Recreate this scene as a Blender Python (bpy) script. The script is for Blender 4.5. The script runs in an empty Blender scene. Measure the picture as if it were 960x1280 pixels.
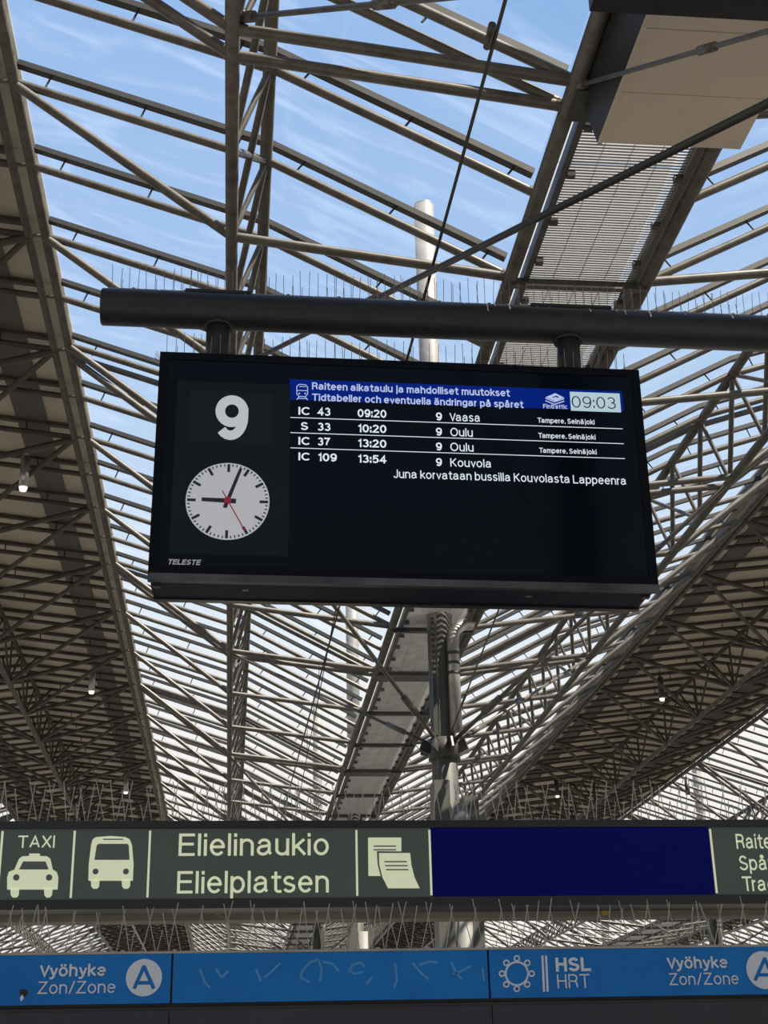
import bpy, math, random
from mathutils import Vector, Matrix
random.seed(7)
SC = bpy.context.scene
COL = SC.collection
EYE = 1.7                                   # camera height above the platform

# ------------------------------------------------------------------ camera
FPX = 1780.0
CX, CY = 480.0, 640.0
def camera_axes():
    a = Vector((285 - CX, 1390 - CY, 0)); r = math.radians(-1.3)
    fy = Vector((a.x, a.y, FPX)).normalized()
    d = Vector((math.cos(r), math.sin(r), 0))
    t = -(a.dot(a) + FPX * FPX) / a.dot(d)
    p = a + d * t
    fx = Vector((p.x, p.y, FPX)).normalized()
    if fx.x < 0: fx = -fx
    fz = fx.cross(fy)
    if fz.y > 0: fz = -fz
    return Matrix((fx, fy, fz)).transposed()    # camera (x right, y down, z forward) = R @ world
R = camera_axes()
cd = bpy.data.cameras.new('camera'); cam = bpy.data.objects.new('camera', cd); COL.objects.link(cam)
cd.sensor_fit = 'VERTICAL'; cd.sensor_height = 36; cd.lens = FPX / 1280 * 36
cd.clip_start = 0.05; cd.clip_end = 2000
rx, dn, fw = R[0], R[1], R[2]
M4 = Matrix.Identity(4)
for i in range(3):
    M4[i][0] = rx[i]; M4[i][1] = -dn[i]; M4[i][2] = -fw[i]
M4[2][3] = EYE
cam.matrix_world = M4
SC.camera = cam

TILT = 0.0                                  # the display hangs half a degree out of level
DCX, DCZ = 0.89, 3.21 + EYE
def at(px, py, Y):
    """point of the vertical plane y=Y that the photograph shows at a pixel (in the display's own frame while TILT is set)"""
    d = R.transposed() @ Vector((px - CX, py - CY, FPX))
    d = d * (Y / d.y)
    if TILT:
        u, v = d.x - DCX, d.z + EYE - DCZ
        return Vector((DCX + u * math.cos(TILT) - v * math.sin(TILT), d.y, DCZ + v * math.cos(TILT) + u * math.sin(TILT)))
    return Vector((d.x, d.y, d.z + EYE))

# ------------------------------------------------------------------ world, sun, exposure
SC.view_settings.view_transform = 'Standard'; SC.view_settings.look = 'None'
SC.view_settings.gamma = 1; SC.view_settings.use_curve_mapping = False
SC.view_settings.exposure = 0.0
w = bpy.data.worlds.new('sky'); SC.world = w; w.use_nodes = True
nt = w.node_tree; N = nt.nodes; L = nt.links
for n in list(N): N.remove(n)
out = N.new('ShaderNodeOutputWorld'); bg = N.new('ShaderNodeBackground')
tc = N.new('ShaderNodeTexCoord'); sx = N.new('ShaderNodeSeparateXYZ')
ramp = N.new('ShaderNodeValToRGB')
L.new(tc.outputs['Generated'], sx.inputs[0]); L.new(sx.outputs['Z'], ramp.inputs[0])
e = ramp.color_ramp.elements
e[0].position = 0.0; e[0].color = (1.0, 0.95, 0.88, 1)
e[1].position = 0.23; e[1].color = (1.0, 0.97, 0.94, 1)
for p, c in ((0.31, (0.83, 0.91, 0.99)), (0.40, (0.58, 0.75, 0.97)), (0.52, (0.40, 0.60, 0.92)), (0.7, (0.30, 0.51, 0.88)), (1.0, (0.17, 0.34, 0.74))):
    k = e.new(p); k.color = (*c, 1)
# thin high cloud
mp = N.new('ShaderNodeMapping'); mp.inputs['Scale'].default_value = (1.5, 1.5, 3.0)
nz = N.new('ShaderNodeTexNoise'); nz.inputs['Scale'].default_value = 2.0; nz.inputs['Detail'].default_value = 5; nz.inputs['Roughness'].default_value = 0.55
cr = N.new('ShaderNodeValToRGB'); cr.color_ramp.elements[0].position = 0.5; cr.color_ramp.elements[1].position = 0.85
cr.color_ramp.elements[1].color = (0.2, 0.2, 0.2, 1)
mx = N.new('ShaderNodeMix'); mx.data_type = 'RGBA'; mx.inputs[7].default_value = (0.93, 0.95, 0.98, 1)
L.new(tc.outputs['Generated'], mp.inputs[0]); L.new(mp.outputs[0], nz.inputs[0]); L.new(nz.outputs[0], cr.inputs[0])
L.new(cr.outputs[0], mx.inputs[0]); L.new(ramp.outputs[0], mx.inputs[6]); L.new(mx.outputs[2], bg.inputs[0])
bg.inputs[1].default_value = 0.96
L.new(bg.outputs[0], out.inputs[0])
sd = bpy.data.lights.new('sun', 'SUN'); sd.energy = 12.0; sd.angle = 0.009; sd.color = (1.0, 0.90, 0.76)
sun = bpy.data.objects.new('sun', sd); COL.objects.link(sun)
SUN = Vector((0.45, -0.34, 0.82)).normalized()
sun.rotation_euler = SUN.to_track_quat('Z', 'Y').to_euler(); sun.location = (8, -8, 30)
try:
    SC.cycles.transparent_max_bounces = 24; SC.cycles.max_bounces = 6; SC.cycles.diffuse_bounces = 3
    SC.cycles.use_denoising = True
except Exception: pass

# ------------------------------------------------------------------ materials
def mat(name, col, rough=0.5, metal=0.0, emit=None, es=1.0, var=0.0, scale=3.0, col2=None, bump=0.0, spec=0.5, coord='Object', stretch=None):
    m = bpy.data.materials.new(name); m.use_nodes = True
    t = m.node_tree; b = t.nodes['Principled BSDF']
    b.inputs['Base Color'].default_value = (*col, 1); b.inputs['Roughness'].default_value = rough
    b.inputs['Metallic'].default_value = metal; b.inputs['Specular IOR Level'].default_value = spec
    if emit:
        b.inputs['Emission Color'].default_value = (*emit, 1); b.inputs['Emission Strength'].default_value = es
    if var or bump:
        g = t.nodes.new('ShaderNodeNewGeometry') if coord == 'World' else t.nodes.new('ShaderNodeTexCoord')
        src = g.outputs['Position'] if coord == 'World' else g.outputs['Object']
        if stretch:
            mm = t.nodes.new('ShaderNodeMapping'); mm.inputs['Scale'].default_value = stretch
            t.links.new(src, mm.inputs[0]); src = mm.outputs[0]
        n = t.nodes.new('ShaderNodeTexNoise'); n.inputs['Scale'].default_value = scale; n.inputs['Detail'].default_value = 6; n.inputs['Roughness'].default_value = 0.65
        t.links.new(src, n.inputs[0])
        if var:
            r = t.nodes.new('ShaderNodeValToRGB')
            c2 = col2 or tuple(c * (1 - var) for c in col)
            r.color_ramp.elements[0].color = (*c2, 1); r.color_ramp.elements[0].position = 0.32
            r.color_ramp.elements[1].color = (*col, 1); r.color_ramp.elements[1].position = 0.6
            t.links.new(n.outputs[0], r.inputs[0]); t.links.new(r.outputs[0], b.inputs['Base Color'])
        if bump:
            bb = t.nodes.new('ShaderNodeBump'); bb.inputs['Strength'].default_value = bump; bb.inputs['Distance'].default_value = 0.02
            t.links.new(n.outputs[0], bb.inputs['Height']); t.links.new(bb.outputs[0], b.inputs['Normal'])
    return m

M = {}
M['steel'] = mat('weathered_steel', (0.118, 0.106, 0.090), 0.40, 0.0, var=0.5, scale=7, col2=(0.062, 0.052, 0.041), coord='World')
M['bar'] = mat('glazing_bar_grey', (0.035, 0.033, 0.031), 0.5, var=0.3, scale=5, coord='World')
M['brown'] = mat('brown_truss_steel', (0.075, 0.058, 0.044), 0.6, var=0.35, scale=6, coord='World')  # darker brown than the steel of the glazed strips
M['dark'] = mat('dark_steel', (0.055, 0.052, 0.05), 0.45, var=0.3, scale=6, coord='World')
M['soffit'] = mat('soffit_board', (0.50, 0.44, 0.35), 0.75, var=0.25, scale=0.9, coord='World')
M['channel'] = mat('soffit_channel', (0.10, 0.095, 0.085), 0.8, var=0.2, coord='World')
M['skin'] = mat('roof_sheet', (0.30, 0.30, 0.30), 0.6)
M['clad'] = mat('cladding_board', (0.58, 0.50, 0.40), 0.7, var=0.12, scale=1.2, coord='World')
M['galv'] = mat('galvanised_mesh', (0.36, 0.35, 0.33), 0.42, 0.55, var=0.25, scale=4, coord='World')
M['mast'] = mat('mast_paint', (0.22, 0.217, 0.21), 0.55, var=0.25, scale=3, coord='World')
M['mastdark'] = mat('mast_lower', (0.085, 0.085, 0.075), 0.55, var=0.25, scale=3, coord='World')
M['pipe'] = mat('zinc_pipe', (0.42, 0.41, 0.38), 0.35, 0.6, var=0.25, scale=4, coord='World')
M['beam'] = mat('dark_painted_beam', (0.022, 0.023, 0.025), 0.45, var=0.35, scale=12, coord='World', spec=0.3)
M['dropping'] = mat('bird_dropping', (0.7, 0.68, 0.62), 0.8)
M['wire'] = mat('stainless_spike', (0.22, 0.21, 0.20), 0.4, 0.4)
M['wirelight'] = mat('stainless_spike_light', (0.42, 0.40, 0.36), 0.4, 0.3)
M['cable'] = mat('black_cable', (0.025, 0.024, 0.024), 0.5)
M['black'] = mat('housing_black', (0.002, 0.0025, 0.005), 0.4, spec=0.10)
M['screen'] = mat('screen_glass', (0.002, 0.003, 0.006), 0.12, emit=(0.10, 0.2, 0.45), es=0.003, spec=0.07)
M['panel'] = mat('clock_panel_glass', (0.006, 0.0075, 0.009), 0.15, spec=0.12)
M['cell'] = mat('track_number_cell', (0.011, 0.013, 0.015), 0.2, spec=0.12)
M['tray'] = mat('housing_trim', (0.085, 0.075, 0.07), 0.22, 0.7, var=0.6, scale=2.5)
M['navyunder'] = mat('housing_underside', (0.004, 0.005, 0.02), 0.4, spec=0.08)
M['header'] = mat('screen_blue_bar', (0.0, 0.004, 0.04), 0.2, emit=(0.0, 0.011, 0.165), es=1.0, spec=.07)
M['glyph'] = mat('screen_text', (0.1, 0.1, 0.1), 0.3, emit=(0.68, 0.76, 0.86), es=0.95)
M['glyphhead'] = mat('screen_header_text', (0.1, 0.1, 0.1), 0.3, emit=(0.42, 0.50, 0.78), es=0.95)
M['timebox'] = mat('screen_time_box', (0.1, 0.1, 0.1), 0.3, emit=(0.42, 0.58, 0.66), es=0.9)
M['timetext'] = mat('screen_time_digits', (0.01, 0.012, 0.02), 0.3)
M['number'] = mat('track_number_white', (0.08, 0.08, 0.08), 0.4, emit=(0.50, 0.52, 0.54), es=0.85)
M['dial'] = mat('clock_dial', (0.12, 0.12, 0.12), 0.4, emit=(0.42, 0.43, 0.45), es=0.80)
M['hand'] = mat('clock_hand_black', (0.008, 0.008, 0.01), 0.4)
M['red'] = mat('second_hand_red', (0.45, 0.01, 0.04), 0.4)
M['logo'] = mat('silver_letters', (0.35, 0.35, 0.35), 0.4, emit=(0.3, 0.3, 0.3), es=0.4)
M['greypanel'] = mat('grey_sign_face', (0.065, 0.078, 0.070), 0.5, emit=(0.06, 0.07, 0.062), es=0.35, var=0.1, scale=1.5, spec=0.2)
M['cream'] = mat('backlit_cream', (0.4, 0.42, 0.3), 0.5, emit=(0.50, 0.54, 0.36), es=0.8)
M['creamdark'] = mat('cutout_grey', (0.06, 0.07, 0.062), 0.5, emit=(0.06, 0.07, 0.062), es=0.35)
M['frame'] = mat('sign_frame_dark', (0.020, 0.020, 0.020), 0.4)
M['navy'] = mat('blank_navy_screen', (0.0, 0.0, 0.02), 0.3, emit=(0.001, 0.002, 0.055), es=0.8, spec=0.1)
M['blue'] = mat('blue_panel', (0.012, 0.20, 0.56), 0.45, var=0.18, scale=1.3, col2=(0.009, 0.155, 0.46), spec=0.2)
M['white'] = mat('white_letters', (0.72, 0.74, 0.76), 0.5)
M['scuff'] = mat('chalky_scuff', (0.09, 0.30, 0.58), 0.7)
M['char'] = mat('charcoal_panel', (0.028, 0.031, 0.036), 0.5, var=0.2, scale=3)
M['beige'] = mat('beige_beam_paint', (0.46, 0.41, 0.32), 0.6, var=0.3, scale=2, coord='World')
M['yellow'] = mat('yellow_disc', (0.75, 0.55, 0.10), 0.5)
M['alu'] = mat('brushed_aluminium', (0.45, 0.44, 0.42), 0.3, 0.8)
M['lampglow'] = mat('lamp_lens', (0.8, 0.8, 0.8), 0.4, emit=(1, 0.97, 0.9), es=1.0)
M['sticker'] = mat('torn_sticker', (0.012, 0.012, 0.014), 0.6)
M['floor'] = mat('platform_paving', (0.22, 0.21, 0.19), 0.85, var=0.3, scale=1.5, coord='World')
M['stone'] = mat('station_stone', (0.38, 0.35, 0.31), 0.8, var=0.2, scale=1, coord='World')
M['ballast'] = mat('track_ballast', (0.20, 0.175, 0.155), 0.95, var=0.5, scale=14, coord='World')

def glass_mat():
    m = bpy.data.materials.new('dusty_roof_glass'); m.use_nodes = True
    t = m.node_tree; n = t.nodes; l = t.links
    for x in list(n): n.remove(x)
    o = n.new('ShaderNodeOutputMaterial'); tr = n.new('ShaderNodeBsdfTransparent'); tr.inputs[0].default_value = (0.95, 0.97, 0.98, 1)
    gl = n.new('ShaderNodeBsdfGlossy'); gl.inputs['Roughness'].default_value = 0.08
    tl = n.new('ShaderNodeBsdfTranslucent'); tl.inputs[0].default_value = (0.75, 0.77, 0.8, 1)
    g = n.new('ShaderNodeNewGeometry')
    a = n.new('ShaderNodeMapping'); a.inputs['Rotation'].default_value = (0, 0, 0.5); a.inputs['Scale'].default_value = (0.5, 2.4, 1.0)
    nz = n.new('ShaderNodeTexNoise'); nz.inputs['Scale'].default_value = 1.3; nz.inputs['Detail'].default_value = 5; nz.inputs['Distortion'].default_value = 1.2
    r = n.new('ShaderNodeValToRGB'); r.color_ramp.elements[0].position = 0.5; r.color_ramp.elements[0].color = (0.015,) * 3 + (1,)
    r.color_ramp.elements[1].position = 0.78; r.color_ramp.elements[1].color = (0.085,) * 3 + (1,)
    m1 = n.new('ShaderNodeMixShader'); m2 = n.new('ShaderNodeMixShader'); m2.inputs[0].default_value = 0.035
    l.new(g.outputs['Position'], a.inputs[0]); l.new(a.outputs[0], nz.inputs[0]); l.new(nz.outputs[0], r.inputs[0])
    l.new(r.outputs[0], m1.inputs[0]); l.new(tr.outputs[0], m1.inputs[1]); l.new(tl.outputs[0], m1.inputs[2])
    l.new(m1.outputs[0], m2.inputs[1]); l.new(gl.outputs[0], m2.inputs[2]); l.new(m2.outputs[0], o.inputs[0])
    return m
M['glass'] = glass_mat()

# ------------------------------------------------------------------ mesh helpers
class MB:
    def __init__(s): s.v = []; s.f = []
    def add(s, vs, fs):
        o = len(s.v); s.v += [tuple(x) for x in vs]; s.f += [tuple(i + o for i in q) for q in fs]; return s
    def box(s, x0, x1, y0, y1, z0, z1):
        vs = [(x, y, z) for x in (x0, x1) for y in (y0, y1) for z in (z0, z1)]
        return s.add(vs, [(0, 1, 3, 2), (4, 6, 7, 5), (0, 4, 5, 1), (2, 3, 7, 6), (0, 2, 6, 4), (1, 5, 7, 3)])
    def tube(s, pts, r, seg=8, caps=True, r1=None):
        pts = [Vector(p) for p in pts]; n = len(pts); vs = []; fs = []
        d0 = (pts[1] - pts[0]).normalized()
        ref = Vector((0, 0, 1)) if abs(d0.z) < 0.9 else Vector((1, 0, 0))
        for i, p in enumerate(pts):
            d = (pts[min(i + 1, n - 1)] - pts[max(i - 1, 0)]).normalized()
            u = d.cross(ref).normalized(); v = d.cross(u)
            rr = r if r1 is None else r + (r1 - r) * i / (n - 1)
            for k in range(seg):
                a = 2 * math.pi * k / seg
                vs.append(p + u * math.cos(a) * rr + v * math.sin(a) * rr)
        for i in range(n - 1):
            for k in range(seg):
                k2 = (k + 1) % seg
                fs.append((i * seg + k, i * seg + k2, (i + 1) * seg + k2, (i + 1) * seg + k))
        if caps:
            fs.append(tuple(range(seg - 1, -1, -1))); fs.append(tuple((n - 1) * seg + k for k in range(seg)))
        return s.add(vs, fs)
    def bar(s, p, q, wd, ht):
        """rectangular bar whose height lies across its run, in the vertical sense"""
        p = Vector(p); q = Vector(q); d = (q - p).normalized()
        ref = Vector((0, 0, 1)) if abs(d.z) < 0.95 else Vector((1, 0, 0))
        u = d.cross(ref).normalized() * wd / 2; v = u.cross(d).normalized() * ht / 2
        vs = [a + b * u + c * v for a in (p, q) for b in (-1, 1) for c in (-1, 1)]
        return s.add(vs, [(0, 1, 3, 2), (4, 6, 7, 5), (0, 4, 5, 1), (2, 3, 7, 6), (0, 2, 6, 4), (1, 5, 7, 3)])
    def shift(s, dx, dy, dz):
        s.v = [(x + dx, y + dy, z + dz) for x, y, z in s.v]; return s
    def join(s, o, dx=0, dy=0, dz=0):
        return s.add([(x + dx, y + dy, z + dz) for x, y, z in o.v], o.f)
    def mesh(s, name, m, smooth=False):
        me = bpy.data.meshes.new(name); me.from_pydata(s.v, [], s.f); me.materials.append(m)
        if smooth: me.polygons.foreach_set('use_smooth', [len(p.vertices) <= 4 for p in me.polygons])
        me.update(); return me
    def build(s, name, m, parent=None, loc=(0, 0, 0), smooth=False, kind=None, label=None):
        return put(s.mesh(name, m, smooth), name, parent, loc, kind, label)
def put(me, name, parent=None, loc=(0, 0, 0), kind=None, label=None):
    o = bpy.data.objects.new(name, me); COL.objects.link(o); o.parent = parent; o.location = loc
    if kind: o['kind'] = kind
    if label: o['label'] = label
    return o
def thing(name, label, cat, loc=(0, 0, 0), group=None, kind=None):
    o = bpy.data.objects.new(name, None); COL.objects.link(o); o.location = loc
    return tag(o, label, cat, group, kind)
def tag(o, label, cat, group=None, kind=None):
    o['label'] = label; o['category'] = cat
    if group: o['group'] = group
    if kind: o['kind'] = kind
    return o

# ------------------------------------------------------------------ ground, unseen station wall, canopy added for shade
floor = MB().box(-40, 1.9, -30, 160, -0.3, 0).build('floor', M['floor']); tag(floor, 'pale grey paved platform floor under the signs', 'floor', kind='structure')
f2 = MB().box(9.0, 40, -30, 160, -0.3, 0).build('floor', M['floor']); tag(f2, 'pale grey paved floor of the next platform to the right', 'floor', kind='structure')
f3 = MB().box(1.9, 9.0, 12, 160, -0.9, -0.75).build('floor', M['ballast']); tag(f3, 'brown ballast bed between the platforms', 'track bed', kind='structure')
f4 = MB().box(1.9, 9.0, -30, 12, -0.3, 0).build('floor', M['floor']); tag(f4, 'pale grey paved concourse floor at the buffer end of the tracks', 'floor', kind='structure')
for x, lab in ((3.2, 'steel rail beside the left platform'), (4.75, 'second steel rail from the left platform'), (6.2, 'second steel rail from the right platform'), (7.7, 'steel rail beside the right platform')):
    tag(MB().box(x - .035, x + .035, 12.5, 150, -0.75, -0.6).build('rail', M['steel']), lab, 'rail')
wall = MB().box(-60, 60, -30.5, -30, 0, 17).build('wall_back', M['stone']); tag(MB().box(-40, 40, -1, 6.0, 11.4, 11.7).build('ceiling', M['stone']), 'unseen flat canopy added above the viewer to shade the signs', 'roof', kind='structure')  # canopy is out of view, added to keep sun off the signs
tag(wall, 'unseen stone station building wall, height set to darken the display reflections', 'wall', kind='structure')  # out of view; height chosen to keep bright sky off the display glass

# ------------------------------------------------------------------ roof: glazed strips over the tracks, boarded strips over the platforms
P = 13.8                                    # strip pitch
VC, OC = 2.75, -4.18                        # centre lines of the first glazed and the first boarded strip
S = 1.15; Y0 = 7.6                          # rafter pitch, first module joint
zA, zC, zB, zD = 8.03 + EYE, 7.34 + EYE, 6.58 + EYE, 6.29 + EYE
dA, dC, dB, dD = 4.71, 2.59, 2.86, 0.57
YMIN = -2; NEND = 88                        # rafter index range; Y = Y0 + S*i
def yy(i): return Y0 + S * i
def isjoint(i): return i % 6 == 0
def isnode(i): return i % 2 == 0
YA, YB = yy(YMIN) - .1, yy(NEND) + .1

def rafter_mb(s, dbl):
    b = MB()
    for o in ((-.13, .13) if dbl else (0,)):
        b.tube([(s * dA, o, zA), (s * (dC + .06), o, zC + .02), (s * (dC - .06), o, zC - .02), (s * dD, o, zD)], 0.037, 8, False)
    return b
def cross_mb(s, dbl):
    b = MB()
    for o in ((-.13, .13) if dbl else (0,)):
        b.tube([(s * dA, o, zA - .02), (s * dB, o, zB), (s * dD, o, zD)], 0.042, 8, False)
    return b
UP = 0.19
def gbar_mb(s):
    b = MB()
    b.bar((s * (dA - .02), 0, zA + UP), (s * dC, 0, zC + UP), .075, .05); b.bar((s * dC, 0, zC + UP), (s * (dD + .03), 0, zD + UP), .075, .05)
    return b
def spacer_mb(s):
    b = MB()
    for t in (.12, .5, .88):
        x = dA + (dC - dA) * t; z = zA + (zC - zA) * t; b.tube([(s * x, 0, z + .02), (s * (x - .05), 0, z + UP - .03)], .009, 4, False)
        x = dC + (dD - dC) * t; z = zC + (zD - zC) * t; b.tube([(s * x, 0, z + .02), (s * (x - .08), 0, z + UP - .06)], .009, 4, False)
    return b
def web_mb(s):                              # one bay of the ridge truss between its top and bottom chord
    b = MB()
    b.tube([(s * dC, 0, zC), (s * dB, 0, zB)], .024, 6, False)
    b.tube([(s * dC, 0, zC), (s * dB, S, zB)], .030, 6, False)
    return b
def web2_mb(s):
    return MB().tube([(s * dC, 0, zC), (s * dB, -S, zB)], .026, 6, False)
def pane_mb(s, k):
    a, za, b_, zb = ((dA, zA, dC, zC), (dC, zC, dD, zD))[k]
    g = .02; u = UP + .035
    return MB().add([(s * a, g, za + u), (s * b_, g, zb + u), (s * b_, S - g, zb + u), (s * a, S - g, za + u)], [(0, 1, 2, 3)])
def mesh_panel_mb():                        # expanded-metal walkway panel in the valley gutter
    b = MB(); n = 34; hw = .43
    for i in range(n):
        y = (i + .5) * S / n
        b.bar((-hw, y, zD), (hw, y, zD), .018, .005)
    for i in range(5):
        x = -hw + 2 * hw * i / 4
        b.bar((x, 0.02, zD + .006), (x, S - .02, zD + .006), .004, .006)
    return b
def walk_frame_mb():
    b = MB()
    for s in (-1, 1):
        b.bar((s * .455, 0, zD + .0), (s * .455, S, zD + .0), .05, .10)
        b.box(s * .40 - .03, s * .40 + .03, .25, .30, zD - .07, zD - .02)
        b.box(s * .40 - .03, s * .40 + .03, .80, .85, zD - .07, zD - .02)
    return b
# boarded strip pieces (dx from its centre line)
hO = 2.22; zR = 8.27 + EYE; zL = 7.40 + EYE; UO = .17
def orafter_mb(s):
    return MB().tube([(s * (hO - .17), 0, zA), (0, 0, zR)], .036, 6, False)
def ocross_mb(s):
    b = MB(); b.tube([(s * (hO - .17), 0, zA - .02), (0, 0, zL)], .040, 6, False); return b
def odiag_mb(s):
    return MB().tube([(s * (hO - .17), 0, zA - .02), (0, 2 * S, zL)], .036, 6, False)
def oweb_mb():
    b = MB()
    b.tube([(0, 0, zL), (0, S, zR)], .022, 6, False); b.tube([(0, S, zR), (0, 2 * S, zL)], .022, 6, False)
    b.tube([(0, 0, zL), (0, 0, zR)], .022, 6, False); b.tube([(0, 0, zL), (.35, S, zR - .03)], .022, 6, False); b.tube([(0, 0, zL), (-.35, S, zR - .03)], .022, 6, False)
    return b
def obar_mb(s):
    return MB().bar((s * (hO - .19), 0, zA + UO - .02), (0, 0, zR + UO - .02), .07, .05)
def ospacer_mb(s):
    b = MB()
    for t in (.3, .75):
        x = (hO - .17) * (1 - t); z = zA + (zR - zA) * t; b.tube([(s * x, 0, z + .03), (s * x, 0, z + UO - .03)], .010, 4, False)
    return b
def board_mb(s, x0, x1, lift, g=.012):
    f = lambda x: zA + (zR - zA) * (1 - x / (hO - .17)) + UO + .01 + lift
    vs = [(s * x, y, f(x) + dz) for x in (x0, x1) for y in (g, S - g) for dz in (0, .03)]
    return MB().add(vs, [(0, 1, 3, 2), (4, 6, 7, 5), (0, 4, 5, 1), (2, 3, 7, 6), (0, 2, 6, 4), (1, 5, 7, 3)])

G = {}
for s in (-1, 1):
    G['raf', s, 0] = rafter_mb(s, 0); G['raf', s, 1] = rafter_mb(s, 1)
    G['cro', s, 0] = cross_mb(s, 0); G['cro', s, 1] = cross_mb(s, 1)
    G['gb', s] = gbar_mb(s); G['sp', s] = spacer_mb(s); G['web', s] = web_mb(s); G['web2', s] = web2_mb(s)
    G['p0', s] = pane_mb(s, 0); G['p1', s] = pane_mb(s, 1)
    G['or', s] = orafter_mb(s); G['oc', s] = ocross_mb(s); G['od', s] = odiag_mb(s); G['ob', s] = obar_mb(s); G['os', s] = ospacer_mb(s)
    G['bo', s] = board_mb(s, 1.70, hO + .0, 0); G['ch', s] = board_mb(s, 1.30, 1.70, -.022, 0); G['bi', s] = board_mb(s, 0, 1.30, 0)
G['mesh'] = mesh_panel_mb(); G['wf'] = walk_frame_mb(); G['ow'] = oweb_mb()
G['xb0'] = MB().box(-dD, dD, -.03, .03, zD - .09, zD - .02)
G['xb1'] = MB().box(-dD, dD, -.16, .16, zD - .10, zD - .02)
G['cov'] = MB().box(-.5, .5, .01, S - .01, zD + .30, zD + .31)
SM = {'raf', 'cro', 'sp', 'web', 'web2', 'or', 'oc', 'od', 'os', 'ow'}
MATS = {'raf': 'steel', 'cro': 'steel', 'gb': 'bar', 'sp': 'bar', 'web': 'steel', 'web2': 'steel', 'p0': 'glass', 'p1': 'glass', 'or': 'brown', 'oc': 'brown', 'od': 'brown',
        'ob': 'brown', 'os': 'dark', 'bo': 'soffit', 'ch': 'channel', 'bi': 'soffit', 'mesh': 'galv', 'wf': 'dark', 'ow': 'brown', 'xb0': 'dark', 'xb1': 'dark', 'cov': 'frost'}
def frost_mat():
    m = bpy.data.materials.new('frosted_cover'); m.use_nodes = True
    t = m.node_tree; n = t.nodes; l = t.links
    for x in list(n): n.remove(x)
    o = n.new('ShaderNodeOutputMaterial'); tr = n.new('ShaderNodeBsdfTransparent'); tl = n.new('ShaderNodeBsdfTranslucent')
    tl.inputs[0].default_value = (0.36, 0.35, 0.33, 1); tr.inputs[0].default_value = (0.95, 0.95, 0.95, 1)
    m1 = n.new('ShaderNodeMixShader'); m1.inputs[0].default_value = 0.45
    l.new(tr.outputs[0], m1.inputs[1]); l.new(tl.outputs[0], m1.inputs[2]); l.new(m1.outputs[0], o.inputs[0])
    return m
M['frost'] = frost_mat()
NAME = {'raf': 'rafter', 'cro': 'truss_strut', 'gb': 'glazing_bar', 'sp': 'spacer_pin', 'web': 'truss_brace', 'web2': 'truss_brace', 'p0': 'glass_pane', 'p1': 'glass_pane',
        'or': 'rafter', 'oc': 'truss_strut', 'od': 'diagonal_strut', 'ob': 'support_bar', 'os': 'spacer_pin', 'bo': 'soffit_panel', 'ch': 'recessed_strip', 'bi': 'soffit_panel',
        'mesh': 'walkway_mesh_panel', 'wf': 'walkway_frame', 'ow': 'truss_brace', 'xb0': 'cross_beam', 'xb1': 'cross_beam', 'cov': 'gutter_cover'}
CACHE = {}
def cached(key):
    if key not in CACHE:
        k = key[0] if isinstance(key, tuple) else key
        CACHE[key] = G[key].mesh(NAME[k], M[MATS[k]], k in SM)
    return CACHE[key]

class Strip:
    """collects the far pieces of a strip into joined parts; near ones become objects"""
    def __init__(s, root, near0, near1): s.root = root; s.a = near0; s.b = near1; s.far = {}
    def add(s, key, i):
        k = key[0] if isinstance(key, tuple) else key
        if s.a <= i < s.b and k not in ('sp', 'os'):
            put(cached(key), NAME[k], s.root, (0, yy(i), 0))
        else:
            s.far.setdefault(k, MB()).join(G[key], 0, yy(i), 0)
    def finish(s):
        for k, mb in s.far.items():
            if k in ('web', 'web2', 'raf', 'cro', 'or', 'oc'): pass
            mb.build(NAME[k], M[MATS[k]], s.root, smooth=k in SM, kind='stuff')

def long_tube(root, name, x, z, r, m='steel', ya=None, yb=None):
    MB().tube([(x, ya if ya is not None else YA, z), (x, yb if yb is not None else YB, z)], r, 10).build(name, M[m], root, smooth=True)

def glazed(k, a, b, label):
    root = thing('ceiling', label, 'roof', (VC + k * P, 0, 0), kind='structure')
    st = Strip(root, a, b)
    for i in range(YMIN, NEND):
        for s in (-1, 1):
            st.add(('raf', s, 1 if isjoint(i) else 0), i)
            if isnode(i): st.add(('cro', s, 1 if isjoint(i) else 0), i)
            st.add(('gb', s), i); st.add(('sp', s), i)
            st.add(('web', s), i)
            if i % 3 == 2: st.add(('web2', s), i)
            st.add(('p0', s), i); st.add(('p1', s), i)
        if i >= 0:
            st.add('mesh', i)
        st.add('wf', i); st.add('cov', i)
        if isnode(i): st.add('xb1' if isjoint(i) else 'xb0', i)
    st.finish()
    for s in (-1, 1):
        long_tube(root, 'edge_chord', s * dA, zA, .050)
        long_tube(root, 'top_chord', s * dC, zC, .052)
        long_tube(root, 'bottom_chord', s * dB, zB, .050)
        long_tube(root, 'gutter_chord', s * dD, zD, .060)
    return root
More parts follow.
